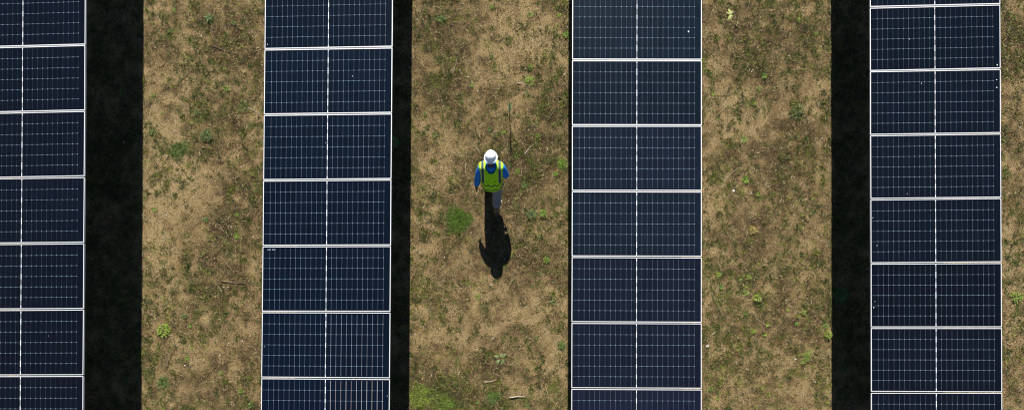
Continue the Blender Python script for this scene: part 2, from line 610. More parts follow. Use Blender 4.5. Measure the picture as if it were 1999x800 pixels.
GRP = 'rows of solar panels on single tube trackers'
PANELS = []
for ri, rw in enumerate(ROWS):
    h = rw['h']
    y_hi = place(rw['xc'], rw['seams'][0], h).y
    y_lo = place(rw['xc'], rw['seams'][-1], h).y
    n_s = len(rw['seams']) - 1
    pit = (y_hi - y_lo) / n_s
    pt_ = place(rw['xt'], 40, h)
    pb_ = place(rw['xb'], 760, h)
    yaw = math.atan2(-(pt_.x - pb_.x), (pt_.y - pb_.y))
    ymid = place(rw['xc'], 400, h).y
    xmid = (pt_.x + (pb_.x - pt_.x) * (pt_.y - ymid) / (pt_.y - pb_.y))
    tilt = -math.asin(rw['dh'] / PW)
    print('row', ri, 'pitch', round(pit, 4), 'x', round(xmid, 3), 'yaw', round(math.degrees(yaw), 3))
    zg = gz(xmid, ymid)
    root = empty('solar_tracker', (xmid, ymid, zg), (0, 0, yaw))
    tag(root, rw['label'], 'solar panels', GRP)
    hub = h - zg
    # panels around the measured seams plus the ones whose shadows fall into view
    tz = Matrix.Rotation(tilt, 4, 'Y')
    first = y_hi + 4 * pit
    npan = n_s + 6
    lm = laminate_mesh(ri)
    rail_y = []
    for q in range(npan + 1):
        yc = first - (q + .5) * pit - ymid
        sp = link_mesh('solar_panel', lm, LAM[ri], root)
        # the glass of one row shares a mesh
        sp.matrix_local = Matrix.Translation((0, yc, hub)) @ tz @ Matrix.Rotation(R(random.uniform(-.12, .12)), 4, 'Z') @ Matrix.Rotation(R(random.uniform(-.25, .25)), 4, 'X') @ Matrix.Scale(pit / PITCHY, 4, (0, 1, 0))
        sp.color = (*cell_tint(ri, q), {8: .65, 9: .1, 10: .0}.get(q, 1) if ri == 1 else 1)  # low alpha turns on the painted line glints of the lower second-row modules
        link_mesh('frame', ME_FR, M_alu, sp)
        link_mesh('junction_box', ME_JB, M_plastic, sp)
        link_mesh('mounting_rail', ME_RL, M_steel, sp)
        PANELS.append((ri, sp, q))
        rail_y.append(yc)
    # torque tube and driven posts
    bm = bmesh.new()
    y0, y1 = rail_y[-1] - .7, rail_y[0] + .7
    bm_tube(bm, [(0, y0, hub - .155), (0, y1, hub - .155)], .058, 12)
    link_mesh('torque_tube', bm_done(bm, 'torque_tube'), M_steel, root, False)
    for yy in (rail_y[1] + .3, rail_y[5] + .3, rail_y[9] + .3):
        bm = bmesh.new()
        zb = -.3
        for (a, b, c, d) in ((-.045, .045, -.065, -.059), (-.045, .045, .059, .065), (-.003, .003, -.059, .059)):
            bm_box(bm, a, b, yy + c, yy + d, zb, hub - .24)
        link_mesh('post', bm_done(bm, 'post'), M_steel, root)
        bm = bmesh.new()
        bm_box(bm, -.09, .09, yy - .05, yy + .05, hub - .24, hub - .225)
        bm_tube(bm, [(0, yy - .035, hub - .155), (0, yy + .035, hub - .155)], .082, 12)
        link_mesh('bearing', bm_done(bm, 'bearing'), M_steel, root)

bpy.context.view_layer.update()


def on_panel(px, py, kind='dropping', r=.012):
    best = None
    for ri, sp, q in PANELS:
        h = ROWS[ri]['h']
        p = place(px, py, h)
        l = sp.matrix_world.inverted() @ p
        for _ in range(3):
            p = place(px, py, p.z - l.z)
            l = sp.matrix_world.inverted() @ p
        if abs(l.x) < PW / 2 - .02 and abs(l.y) < PL / 2 - .02:
            best = (sp, l)
    if not best:
        return
    sp, l = best
    bm = bmesh.new()
    if kind == 'dropping':
        ctr = bm.verts.new((l.x, l.y, .0012))
        rg = [bm.verts.new((l.x + math.cos(t) * r * .6 * random.uniform(.6, 1.25), l.y + math.sin(t) * r * .6 * random.uniform(.6, 1.3), -.0022)) for t in [i * math.pi / 5 for i in range(10)]]
        for i in range(10):
            bm.faces.new([ctr, rg[i], rg[(i + 1) % 10]])
        link_mesh('bird_dropping', bm_done(bm, 'bird_dropping'), M_drop, sp)
    else:
        for i in range(9):
            if i != 4:
                bm_box(bm, l.x - .07 + i * .016, l.x - .07 + i * .016 + .010, l.y - .008, l.y + .008, -.0024, -.0014)
        link_mesh('serial_label', bm_done(bm, 'serial_label'), M_sticker, sp)


for d in ((1344, 62, .022), (1947, 127, .017), (1946, 156, .015), (1946, 171, .018), (1706, 600, .014), (1799, 163, .013), (688, 149, .012),
          (522, 87, .012), (1704, 425, .013), (1708, 588, .009), (516, 676, .010), (1771, 378, .012), (1776, 77, .010), (636, 279, .010), (1712, 479, .012), (95, 655, .009), (756, 772, .01)):
    on_panel(d[0], d[1], 'dropping', d[2])
on_panel(530, 487, 'label')

# ------------------------------------------------------------------ plants, sticks and stones (single things)
M_leaf = new_mat('weed_leaf', rough=.5, spec=.3)
k = NT(M_leaf)
k.base(k.attr('tint').outputs['Color'])
M_stick = new_mat('dry_stick', rough=.85)
k = NT(M_stick)
k.base(k.mix(k.noise(30, 3, k.obj()), (.09, .065, .045), (.20, .155, .11)))
M_pale = new_mat('bleached_stick', rough=.85)
k = NT(M_pale)
k.base(k.mix(k.noise(30, 3, k.obj()), (.32, .26, .18), (.55, .47, .35)))
M_stone = new_mat('pale_stone', rough=.85)
k = NT(M_stone)
k.base(k.mix(k.noise(25, 3, k.obj()), (.48, .43, .36), (.78, .74, .66)))


def leaf_mesh(name, leaves, seed):
    """leaves: list of (base, heading, rise, length, width, curl, tint): oval leaves of six quads, folded along the midrib"""
    V, Fc, T = [], [], []
    prof = [(.0, .10), (.22, .65), (.5, 1.0), (.78, .72), (1.0, .05)]
    for (b, az, rise, ln, wd, curl, tint) in leaves:
        d = Vector((math.cos(az), math.sin(az), 0))
        s = Vector((-math.sin(az), math.cos(az), 0))
        p = Vector(b)
        prev = None
        last = 0
        for t, wf in prof:
            a = rise - curl * t
            p = p + (d * math.cos(a) + Vector((0, 0, math.sin(a)))) * ln * (t - last)
            last = t
            row = []
            for sd_, up in ((-1, .18), (0, 0), (1, .18)):
                row.append(len(V))
                V.append(p + s * sd_ * wd * .5 * wf + Vector((0, 0, up * wd * wf)))
                T.append(tint)
            if prev:
                Fc.append((prev[0], prev[1], row[1], row[0]))
                Fc.append((prev[1], prev[2], row[2], row[1]))
            prev = row
    me = bpy.data.meshes.new(name)
    me.from_pydata([tuple(v) for v in V], [], Fc)
    a = me.attributes.new('tint', 'FLOAT_COLOR', 'POINT')
    a.data.foreach_set('color', [c for t in T for c in (*t, 1)])
    return me


def jit(c, a=.25):
    f_ = random.uniform(1 - a, 1 + a)
    return tuple(max(.005, v * f_ * random.uniform(.93, 1.07)) for v in c)


def rosette(name, r, n, tint, wd=.35, rise=(.15, .9), spread=.2):
    L = []
    for i in range(n):
        az = i * 2.4 + random.uniform(-.4, .4)
        q = random.random() ** .6
        b = (math.cos(az) * r * spread * q, math.sin(az) * r * spread * q, random.uniform(0, .02))
        ln = r * random.uniform(.55, 1.0)
        L.append((b, az, random.uniform(*rise), ln, ln * wd * random.uniform(.8, 1.2), random.uniform(.2, 1.0), jit(tint)))
    return leaf_mesh(name, L, 0)


def bushy(name, r, n, tint, h=.12, leaf=.035):
    """small many-leaved weed: leaf clusters on short stalks"""
    L = []
    for i in range(n):
        az = random.uniform(0, 6.28)
        q = random.random() ** .55
        e = random.random()
        b = (math.cos(az) * r * q, math.sin(az) * r * q, h * (1 - q * q * .6) * random.uniform(.3, 1))
        L.append((b, az + random.uniform(-1, 1), random.uniform(-.2, .8), leaf * random.uniform(.6, 1.3), leaf * .5 * random.uniform(.7, 1.2), random.uniform(0, .8), jit(tint, .35)))
    for i in range(max(8, n // 5)):
        az = i * 2.399
        L.append(((0, 0, 0), az, random.uniform(.5, 1.3), r * random.uniform(.5, 1), .006, .3, jit((.08, .10, .03))))
    return leaf_mesh(name, L, 0)


def clump(name, r, n, tint, ln=.07, ex=1.0):
    L = []
    for i in range(n):
        az = random.uniform(0, 6.28)
        q = math.sqrt(random.random()) * random.uniform(.8, 1.1)
        q *= 1 + .16 * math.sin(3 * az + 1) + .12 * math.sin(5 * az) + .08 * math.sin(11 * az)
        b = (math.cos(az) * r * q, math.sin(az) * r * q * ex, -.005)
        L.append((b, random.uniform(0, 6.28), random.uniform(.5, 1.4), ln * random.uniform(.6, 1.4) * (1.15 - .4 * q), random.uniform(.005, .011), random.uniform(.2, 1.3), jit(tint, .65)))
    return leaf_mesh(name, L, 0)


G_BRIGHT = (.14, .26, .022)
G_YEL = (.19, .26, .03)
G_MID = (.085, .15, .03)
G_DARK = (.06, .10, .02)
G_BLUE = (.085, .135, .035)


def put(name, me, px, py, label, cat, group=None, rz=None, s=1.0):
    o = link_mesh(name, me, M_leaf)
    p = gplace(px, py)
    o.location = (p.x, p.y, p.z + .004)
    o.rotation_euler = (0, 0, random.uniform(0, 6.28) if rz is None else rz)
    s *= .88
    o.scale = (s, s, s)
    tag(o, label, cat, group)
    return o


put('grass_clump', clump('clump', .28, 2100, (.075, .135, .014), .09), 895, 430, "round dense green grass clump on the bare ground just left of the worker's shadow", 'grass clump', rz=0)
put('grass_clump', clump('clump', .26, 650, (.075, .125, .02), .07, .7), 350, 292, 'largest green grass clump in the strip right of the leftmost panel row', 'grass clump', rz=.5)
put('weed', bushy('weed', .13, 170, G_BLUE, .10, .035), 405, 266, 'grey green leafy weed above and right of the large clump in the left strip', 'weed')
put('weed', bushy('weed', .13, 120, G_YEL, .07, .05), 321, 645, 'bright yellow green rosette weed low in the strip right of the leftmost panel row', 'weed')
put('weed', rosette('weed', .15, 7, (.33, .36, .13), .38, (.1, .5), .05), 1425, 30, 'star shaped weed with few broad pale leaves, topmost beside the paler panel row', 'weed')
put('weed', bushy('weed', .15, 90, G_DARK, .1, .045), 1555, 218, 'dark green bushy weed in the upper right strip near the black shadow edge', 'weed')
put('grass_clump', clump('clump', .11, 170, G_BRIGHT, .07), 1097, 319, 'small bright green grass tuft close to the left edge of the paler panel row', 'grass clump')
put('grass_clump', clump('clump', .10, 130, G_MID, .07), 1095, 673, 'green grass tuft beside the thin shadow at the lower left of the paler panel row', 'grass clump')
put('weed', bushy('weed', .10, 110, G_BLUE, .1, .034), 1038, 420, "left of the two green weeds right of the worker's shadow, darker and larger", 'weed')
put('weed', bushy('weed', .08, 55, G_BRIGHT, .1, .035), 1061, 418, "brighter and smaller of the two green weeds right of the worker's shadow", 'weed')
put('weed', rosette('weed', .14, 12, (.17, .24, .08), .4, (.05, .5), .5), 978, 700, "broad leaved green weed alone on sandy ground well below the worker's shadow", 'weed')
put('grass_clump', clump('clump', .34, 2000, (.17, .22, .03), .055, .8), 822, 772, 'yellow green grass patch at the bottom, beside the narrow panel shadow', 'grass patch', rz=0)
put('grass_clump', clump('clump', .28, 1300, (.12, .18, .025), .055, .9), 862, 788, 'green grass patch at the bottom edge, right of the yellow green patch', 'grass patch', rz=0)
put('weed', rosette('weed', .11, 22, G_BLUE, .3), 862, 39, 'blue green rosette weed near the top of the strip right of the second panel row', 'weed')
put('weed', rosette('weed', .12, 26, G_BLUE, .3), 410, 36, 'blue green rosette weed at the top of the strip left of the second panel row', 'weed')
put('grass_clump', clump('clump', .13, 150, (.16, .19, .05), .09), 476, 209, 'spiky olive grass tuft by the second panel row, with a straw stalk', 'grass clump')
put('weed', rosette('weed', .09, 20, G_BRIGHT, .3), 1454, 352, 'bright green tuft near a white stone in the strip right of the paler panel row', 'weed')
put('weed', bushy('weed', .09, 60, G_YEL, .09, .045), 1615, 653, 'yellow green weed standing right at the edge of the broad black shadow', 'weed')
put('weed', bushy('weed', .13, 90, G_BRIGHT, .08, .035), 1572, 697, 'elongated bright green creeping weed low in the right strip', 'weed').scale = (.6, 1.25, 1)
put('weed', bushy('weed', .10, 70, (.12, .24, .06), .16, .05), 770, 279, 'pale green weed in the shadow touching the right edge of the second panel row', 'weed')
put('weed', bushy('weed', .16, 120, (.07, .2, .05), .1, .05), 1641, 576, 'low leafy green weed inside the black shadow left of the rightmost panel row', 'weed')
put('weed', bushy('weed', .12, 80, G_BRIGHT, .08, .04), 1983, 580, 'green weed on bare sand at the far right edge of the photo', 'weed')
put('grass_clump', clump('clump', .14, 160, G_MID, .10), 321, 746, 'olive green grass tuft below the bright rosette weed in the left strip', 'grass clump')
put('weed', bushy('weed', .09, 60, G_BRIGHT, .12, .04), 1033, 160, 'upright bright green weed in the middle strip, upper right, near a pale twig', 'weed')
put('weed', bushy('weed', .08, 60, G_YEL, .1, .04), 1477, 583, 'lowest of the cluster of lime green weeds in the middle of the right strip', 'weed')
put('grass_clump', clump('clump', .16, 170, G_MID, .11), 962, 775, 'straggly green grass tuft at the bottom centre of the photo', 'grass clump')
put('weed', bushy('weed', .08, 50, (.26, .20, .04), .08, .04), 1467, 451, 'yellowish brown weed in the middle of the right strip', 'weed')

# small seedlings that look alike, one group for each strip of ground
SEED = {
    'small green weed in the sunlit strip right of the leftmost panel row':
        [(457, 46), (439, 135), (444, 174), (334, 62), (341, 22), (300, 187), (386, 219), (317, 221), (303, 410), (402, 429), (464, 419), (464, 462), (361, 617), (371, 636), (471, 763), (491, 790), (366, 699), (432, 727), (300, 260)],
    'small green weed scattered in the sunlit strip the worker walks along':
        [(960, 111), (921, 168), (1035, 132), (1030, 183), (1092, 31), (1105, 70), (831, 223), (901, 200), (960, 15), (956, 253), (984, 258), (1050, 265), (1022, 362),
         (1053, 461), (1066, 507), (1053, 535), (913, 552), (933, 578), (1047, 659), (957, 770), (881, 790), (1031, 790), (932, 785), (1010, 335), (848, 265), (1085, 340), (1035, 30), (1080, 590)],
    'small lime green weed scattered in the sunlit strip right of the paler panel row':
        [(1592, 67), (1401, 234), (1480, 174), (1472, 204), (1392, 184), (1491, 150), (1478, 380), (1587, 387), (1451, 273), (1461, 541), (1456, 560), (1455, 572), (1445, 546), (1482, 515), (1407, 560), (1402, 537),
         (1537, 604), (1555, 632), (1568, 609), (1400, 777), (1386, 758), (1487, 758), (1498, 633), (1612, 636), (1470, 647), (1492, 653), (1454, 611), (1558, 40), (1500, 770)],
    'dim green weed lying in the deep shadow of a panel row':
        [(190, 95), (178, 290), (240, 180), (215, 660), (250, 740), (1640, 720), (1660, 130), (1635, 660), (785, 640), (1650, 300)],
}
VAR = {'m': [bushy('weed_leaves', .055, 36, G_MID, .06, .032), rosette('weed_leaves', .065, 16, G_BRIGHT, .34), bushy('weed_leaves', .06, 40, G_BRIGHT, .07, .032)],
       'l': [bushy('weed_leaves', .055, 36, G_YEL, .07, .034), rosette('weed_leaves', .06, 14, G_YEL, .36), bushy('weed_leaves', .06, 40, (.15, .27, .045), .08, .034)]}
for lab, pts in SEED.items():
    vs_ = VAR['l' if 'lime' in lab else 'm']
    for i, (px, py) in enumerate(pts):
        put('weed', vs_[i % 3], px, py, lab, 'weed', lab.replace('weed', 'weeds', 1), s=random.uniform(.65, 1.1))

# the tall thin stalk whose long shadow runs down beside the worker
root = empty('tall_weed', gplace(995, 232))
tag(root, "tall thin weed stalk above the worker's helmet, casting a long line of shadow", 'weed')
bm = bmesh.new()
bm_tube(bm, [(0, 0, -.03), (.004, .002, .25), (-.004, 0, .5), (-.002, .003, .78)], [.009, .008, .007, .005], 6)
st = link_mesh('stem', bm_done(bm, 'stem'), M_leaf, root)
a = st.data.attributes.new('tint', 'FLOAT_COLOR', 'POINT')
a.data.foreach_set('color', [c for _ in st.data.vertices for c in (.07, .12, .04, 1)])
L = []
for i in range(34):
    zz = random.uniform(.45, .78)
    L.append(((random.uniform(-.006, .006), 0, zz), random.uniform(0, 6.28), random.uniform(.2, 1.1), random.uniform(.03, .065), random.uniform(.010, .018), random.uniform(.2, 1), jit((.07, .15, .055))))
link_mesh('foliage', leaf_mesh('foliage', L, 0), M_leaf, root)


def stick(name, pts, r, mat, label, cat='stick', lift=.012):
    P3 = []
    for (px, py) in pts:
        g = gplace(px, py)
        P3.append(g + Vector((0, 0, lift + r)))
    c = P3[0].copy()
    # bend it a little
    Q = []
    for i in range(len(P3) - 1):
        a_, b_ = P3[i], P3[i + 1]
        for t in (0, .33, .66):
            p_ = a_.lerp(b_, t)
            if t:
                p_ += Vector((random.uniform(-1, 1), random.uniform(-1, 1), random.uniform(0, .6))) * .012
            Q.append(p_)
    Q.append(P3[-1])
    bm = bmesh.new()
    rr_ = [r * (1 - .55 * i / (len(Q) - 1)) for i in range(len(Q))]
    bm_tube(bm, [q - c for q in Q], rr_, 6)
    o = link_mesh(name, bm_done(bm, name), mat)
    o.location = c
    return tag(o, label, cat)


stick('twig', [(415, 91), (440, 99), (462, 106)], .009, M_stick, 'dark forked twig lying near the top of the strip left of the second panel row')
stick('twig', [(349, 160), (365, 147), (380, 135)], .009, M_stick, 'short dark twig slanting up to the right in the upper left strip')
stick('twig', [(324, 716), (334, 692), (346, 672)], .011, M_stick, 'stem shadow modelled as dark stick below the bright rosette weed in the left strip', lift=.03)  # dark solid laid in place of a weed stem's shadow
stick('twig', [(432, 548), (455, 552), (480, 554)], .010, M_stick, 'dark brown twig lying flat low in the strip left of the second panel row')
stick('straw_stalk', [(484, 211), (500, 219), (513, 224)], .006, M_pale, 'thin straw stalk pointing at the left edge of the second panel row', 'stalk')
stick('twig', [(1009, 163), (1023, 165)], .009, M_pale, 'short pale grey twig in the upper part of the strip the worker walks along')
stick('twig', [(1068, 237), (1079, 222), (1089, 207)], .010, M_stick, 'dark twig slanting up towards the paler panel row, above and right of the worker')
stick('twig', [(975, 81), (990, 66)], .008, M_stick, 'short dark twig near the top centre of the photo')
stick('twig', [(885, 141), (890, 127), (893, 112)], .006, M_pale, 'thin straw coloured twig in the upper left of the strip the worker walks along')
stick('straw_stalk', [(1024, 302), (1032, 291), (1041, 283)], .009, M_pale, "pale straw stalk lying right of the worker's helmet", 'stalk')
stick('straw_stalk', [(931, 291), (935, 297)], .010, M_pale, "short whitish straw piece lying left of the worker's helmet", 'stalk')
stick('straw_stalk', [(995, 775), (1010, 773), (1026, 774)], .016, M_pale, 'thick straw coloured stalk lying at the bottom of the strip the worker walks along', 'stalk')
stick('straw_stalk', [(947, 746), (957, 744), (966, 741)], .011, M_pale, 'short straw coloured stalk low in the centre of the photo', 'stalk')
stick('straw_stalk', [(1411, 356), (1425, 341), (1439, 328)], .006, M_pale, 'long thin straw stalk slanting in the strip right of the paler panel row', 'stalk')
stick('fallen_reed', [(1390, 575), (1400, 598), (1412, 624)], .009, NT(new_mat('green_stem', (.12, .16, .05), .6)).t and bpy.data.materials['green_stem'], 'long green grass stem lying beside the lower right edge of the paler panel row', 'reed')
stick('fallen_reed', [(816, 22), (824, 38), (834, 57)], .009, bpy.data.materials['green_stem'], 'long green grass stem near the top, beside the shadow of the second panel row', 'reed')
stick('twig', [(1990, 330), (1999, 322)], .008, M_stick, 'short dark twig on bare sand at the far right edge of the photo')
stick('straw_stalk', [(1070, 590), (1087, 583)], .006, M_pale, 'thin straw stalk near the shadow left of the paler panel row', 'stalk')


def stone(px, py, r, label, flat=.6):
    r *= .72
    bm = bmesh.new()
    bmesh.ops.create_icosphere(bm, subdivisions=2, radius=r)
    for v in bm.verts:
        v.co *= 1 + .35 * mnoise.noise(v.co * (1.6 / r) + Vector((px, py, 0)))
        v.co.z *= flat
    o = link_mesh('stone', bm_done(bm, 'stone'), M_stone)
    p = gplace(px, py)
    o.location = (p.x, p.y, p.z + r * flat * .5)
    return tag(o, label, 'stone')


stone(1432, 373, .035, 'white stone in the middle of the strip right of the paler panel row')
stone(1552, 701, .030, 'small white stone beside the creeping green weed low in the right strip')
stone(1381, 675, .045, 'pale stone close to the lower right edge of the paler panel row')
stone(979, 393, .024, "white stone beside the worker's rear calf")
stone(1102, 146, .028, 'pale stone near the thin shadow at the upper left of the paler panel row')
stone(801, 699, .020, 'small pale stone at the edge of the second row shadow, low in the photo')

# loose pebbles
x, y = scatter(4200, lambda x, y: .25 + .5 * bare_f(x, y))
n = len(x)
tet = np.array([(1, 0, -.3), (-.5, .87, -.3), (-.5, -.87, -.3), (0, 0, .7), (0.1, .1, -.9)])
rs = rng.gamma(2.2, .0032, n) + .003
an = rng.uniform(0, 6.28, n)
ca, sa = np.cos(an), np.sin(an)
V = tet[None] * rs[:, None, None]
X = V[:, :, 0] * ca[:, None] - V[:, :, 1] * sa[:, None] + x[:, None]
Y = V[:, :, 0] * sa[:, None] + V[:, :, 1] * ca[:, None] + y[:, None]
Z = V[:, :, 2] + ground_z(x, y)[:, None] + rs[:, None] * .4
co = np.stack([X, Y, Z], 2).reshape(-1, 3)
fc = (np.arange(n) * 5)[:, None, None] + np.array([(0, 1, 3), (1, 2, 3), (2, 0, 3)])[None]
me = bpy.data.meshes.new('pebbles')
me.from_pydata(co.tolist(), [], fc.reshape(-1, 3).tolist())
tag(link_mesh('pebbles', me, M_stone), 'tiny pale pebbles and seed husks strewn over the soil', 'pebbles', kind='stuff')

# ------------------------------------------------------------------ the worker
M_skin = new_mat('skin', (.10, .045, .028), .55)
M_hair = new_mat('hair', (.012, .010, .009), .8)
M_shirt = new_mat('blue_shirt', (.012, .13, .52), .75)
k = NT(M_shirt)
k.base(k.mix(k.noise(9, 3, k.obj()), (.014, .19, .66), (.022, .26, .82)))
k.bump(k.noise(14, 3, k.obj()), .6, .02)
M_trous = new_mat('grey_work_trousers', (.16, .17, .19), .85)
k = NT(M_trous)
k.base(k.mix(k.noise(26, 4, k.obj(), .7), (.14, .14, .15), (.42, .42, .43)))
k.bump(k.noise(16, 3, k.obj()), .7, .03)
M_boot = new_mat('brown_leather', (.26, .14, .075), .6)
M_sole = new_mat('rubber_sole', (.16, .10, .065), .8)
M_hat = new_mat('white_hard_hat', (.93, .94, .95), .28, 0, .5)
M_eye = new_mat('eye_white', (.7, .68, .65), .3)

# vest: lime cloth, grey blue reflective tape over the shoulders and round the waist
M_vest = new_mat('lime_safety_vest', (.60, .95, .02), .7)
k = NT(M_vest)
o_ = k.obj()
x_, y_, z_ = k.sep(o_)
axx = k.m('ABSOLUTE', x_)


def band(v, c, hw):
    return k.m('LESS_THAN', k.m('ABSOLUTE', k.m('SUBTRACT', v, c)), hw)


strap_tape = k.m('MULTIPLY', band(axx, .152, .022), k.m('GREATER_THAN', z_, 1.17))
strap_edge = k.m('MULTIPLY', band(axx, .152, .038), k.m('GREATER_THAN', z_, 1.17))
wave = k.m('MULTIPLY', k.m('COSINE', k.m('MULTIPLY', x_, 58)), .022)
zw = k.m('ADD', z_, wave)
belt = k.m('MAXIMUM', band(zw, 1.125, .020), band(zw, .985, .022))
beltedge = k.m('MAXIMUM', band(zw, 1.125, .040), band(zw, .985, .042))
cloth = k.mix(k.noise(12, 3, o_), (.40, .95, .004), (.50, 1.0, .008))
c_ = k.mix(k.m('MAXIMUM', strap_edge, beltedge), cloth, (.66, .98, .08))
c_ = k.mix(belt, c_, (.05, .20, .015))
c_ = k.mix(strap_tape, c_, (.055, .10, .15))
# small faded print across the back, too small to read
mk = k.t.nodes.new('ShaderNodeTexWhiteNoise')
mk.noise_dimensions = '2D'
cb = k.t.nodes.new('ShaderNodeCombineXYZ')
k._in(cb.inputs[0], k.m('FLOOR', k.m('MULTIPLY', x_, 90)))
k._in(cb.inputs[1], k.m('FLOOR', k.m('MULTIPLY', z_, 60)))
k.t.links.new(cb.outputs[0], mk.inputs['Vector'])
pr = k.m('MULTIPLY', k.m('GREATER_THAN', mk.outputs[0], .45), k.m('MULTIPLY', band(z_, 1.235, .017), k.m('LESS_THAN', y_, -.02)))
pr = k.m('MULTIPLY', pr, k.m('MAXIMUM', k.m('MULTIPLY', band(x_, .065, .035), .75), k.m('MULTIPLY', band(x_, -.04, .06), .22)))
k.base(k.mix(pr, c_, (.06, .14, .02)))
k.bump(k.noise(10, 3, o_), .5, .025)


def skin_chain(bm_out, joints, edges, radii, sub=2, root=0):
    """grow a tapered surface round a skeleton and add it to bm_out"""
    me = bpy.data.meshes.new('tmp')
    me.from_pydata([tuple(j) for j in joints], edges, [])
    o = bpy.data.objects.new('tmp', me)
    col.objects.link(o)
    md = o.modifiers.new('s', 'SKIN')
    md.use_smooth_shade = True
    md.branch_smoothing = .6
    for i, v in enumerate(me.skin_vertices[0].data):
        r_ = radii[i]
        v.radius = r_ if isinstance(r_, tuple) else (r_, r_)
        v.use_root = (i == root)
    s2 = o.modifiers.new('u', 'SUBSURF')
    s2.levels = sub
    s2.render_levels = sub
    bpy.context.view_layer.update()
    dg = bpy.context.evaluated_depsgraph_get()
    ev = bpy.data.meshes.new_from_object(o.evaluated_get(dg))
    bm_out.from_mesh(ev)
    bpy.data.objects.remove(o)


def loft(bm_out, rings, n=40, caps=True, p=2.4):
    """rings: (cx, cy, z, half width, half depth)"""
    rr = []
    for (cx, cy, z, a, b) in rings:
        ring = []
        for q in range(n):
            t = 2 * math.pi * q / n
            c, s = math.cos(t), math.sin(t)
            ring.append(bm_out.verts.new((cx + a * math.copysign(abs(c) ** (2 / p), c), cy + b * math.copysign(abs(s) ** (2 / p), s), z)))
        rr.append(ring)
    for i in range(len(rr) - 1):
        for q in range(n):
            bm_out.faces.new([rr[i][q], rr[i][(q + 1) % n], rr[i + 1][(q + 1) % n], rr[i + 1][q]])
    if caps:
        bm_out.faces.new(rr[0][::-1])
        bm_out.faces.new(rr[-1])


def remeshed(bm, name, voxel, smooth=4):
    me = bpy.data.meshes.new(name)
    bm.to_mesh(me)
    bm.free()
    o = bpy.data.objects.new('tmp', me)
    col.objects.link(o)
    md = o.modifiers.new('r', 'REMESH')
    md.mode = 'VOXEL'
    md.voxel_size = voxel
    md.use_smooth_shade = True
    sm = o.modifiers.new('m', 'SMOOTH')
    sm.iterations = smooth
    bpy.context.view_layer.update()
    dg = bpy.context.evaluated_depsgraph_get()
    ev = bpy.data.meshes.new_from_object(o.evaluated_get(dg))
    ev.name = name
    bpy.data.objects.remove(o)
    return ev


WX, WY = place(963, 372, 0).x, place(963, 372, 0).y
wroot = empty('person', (WX, WY, gz(WX, WY) + .01))
tag(wroot, 'person walking in white hard hat, blue long sleeves, lime safety vest and grey trousers', 'person')

# joints (facing +Y)
J = dict(pel=(0, -.11, .95), sp=(0, -.08, 1.10), ch=(0, 0, 1.30), nb=(0, .02, 1.47), nk=(0, .045, 1.54),
         shl=(-.175, .02, 1.425), ell=(-.245, -.09, 1.15), wrl=(-.285, -.18, .90), shr=(.175, .02, 1.425), elr=(.268, -.06, 1.13), wrr=(.228, .05, .88),
         hpl=(-.095, -.11, .90), knl=(-.10, .13, .50), anl=(-.10, .235, .10), hpr=(.092, -.11, .90), knr=(.090, -.09, .485), anr=(.072, -.40, .19))
V3 = {k_: Vector(v_) for k_, v_ in J.items()}
body = bmesh.new()
loft(body, [(0, -.11, .86, .14, .095), (0, -.11, .95, .155, .105), (0, -.085, 1.08, .135, .09), (0, -.02, 1.24, .15, .10), (0, .01, 1.36, .165, .10),
            (0, .03, 1.44, .13, .08), (0, .045, 1.49, .07, .06)], 32)
# neck and head
loft(body, [(0, .0, 1.44, .062, .062), (0, .022, 1.50, .058, .058), (0, .045, 1.55, .058, .062), (0, .07, 1.60, .060, .068)], 24, p=2)
hd = bmesh.new()
bmesh.ops.create_uvsphere(hd, u_segments=40, v_segments=28, radius=1)
for v in hd.verts:
    x0, y0, z0 = v.co
    sx, sy, sz = .078, .098, .118
    if z0 < 0:
        sx *= 1 - .28 * min(1, -z0) ** 1.5
        sy *= 1 - .16 * min(1, -z0) ** 2
    yy = y0 * sy
    if y0 > 0 and z0 < -.2:
        yy += .012 * (-z0)
    # eye sockets and brow
    if y0 > .5:
        for ex in (-.42, .42):
            dd = (x0 - ex) ** 2 + (z0 - .02) ** 2
            yy -= .010 * math.exp(-dd / .02)
        yy += .005 * math.exp(-((z0 - .22) ** 2) / .01)
        # nose
        yy += .024 * math.exp(-(x0 ** 2) / .010) * (1 if -.38 < z0 < .05 else 0) * (.3 + .7 * min(1, max(0, (.05 - z0) / .36)))
        # lips
        yy += .006 * math.exp(-((z0 + .58) ** 2) / .006 - x0 ** 2 / .08)
    v.co = (x0 * sx, .095 + yy, 1.655 + z0 * sz)
tm = bpy.data.meshes.new('tmp_head')
hd.to_mesh(tm)
hd.free()
body.from_mesh(tm)
for s_ in (-1, 1):   # ears
    b2 = bmesh.new()
    bmesh.ops.create_uvsphere(b2, u_segments=12, v_segments=8, radius=1)
    for v in b2.verts:
        v.co = (s_ * .080 + v.co.x * .009, .085 + v.co.y * .019, 1.648 + v.co.z * .031)
    tm = bpy.data.meshes.new('tmp_ear')
    b2.to_mesh(tm)
    b2.free()
    body.from_mesh(tm)
# limbs
for a_, b_, c_2 in (('shl', 'ell', 'wrl'), ('shr', 'elr', 'wrr')):
    A, B, Cc = V3[a_], V3[b_], V3[c_2]
    skin_chain(body, [A + (Vector((0, .01, 1.36)) - A) * .3, A, A.lerp(B, .5), B, B.lerp(Cc, .4), Cc], [(0, 1), (1, 2), (2, 3), (3, 4), (4, 5)], [.055, .055, .048, .040, .040, .027], 2)
for a_, b_, c_2 in (('hpl', 'knl', 'anl'), ('hpr', 'knr', 'anr')):
    A, B, Cc = V3[a_], V3[b_], V3[c_2]
    skin_chain(body, [A, A.lerp(B, .5), B, B.lerp(Cc, .35), Cc], [(0, 1), (1, 2), (2, 3), (3, 4)], [.085, .072, .052, .050, .034], 2)


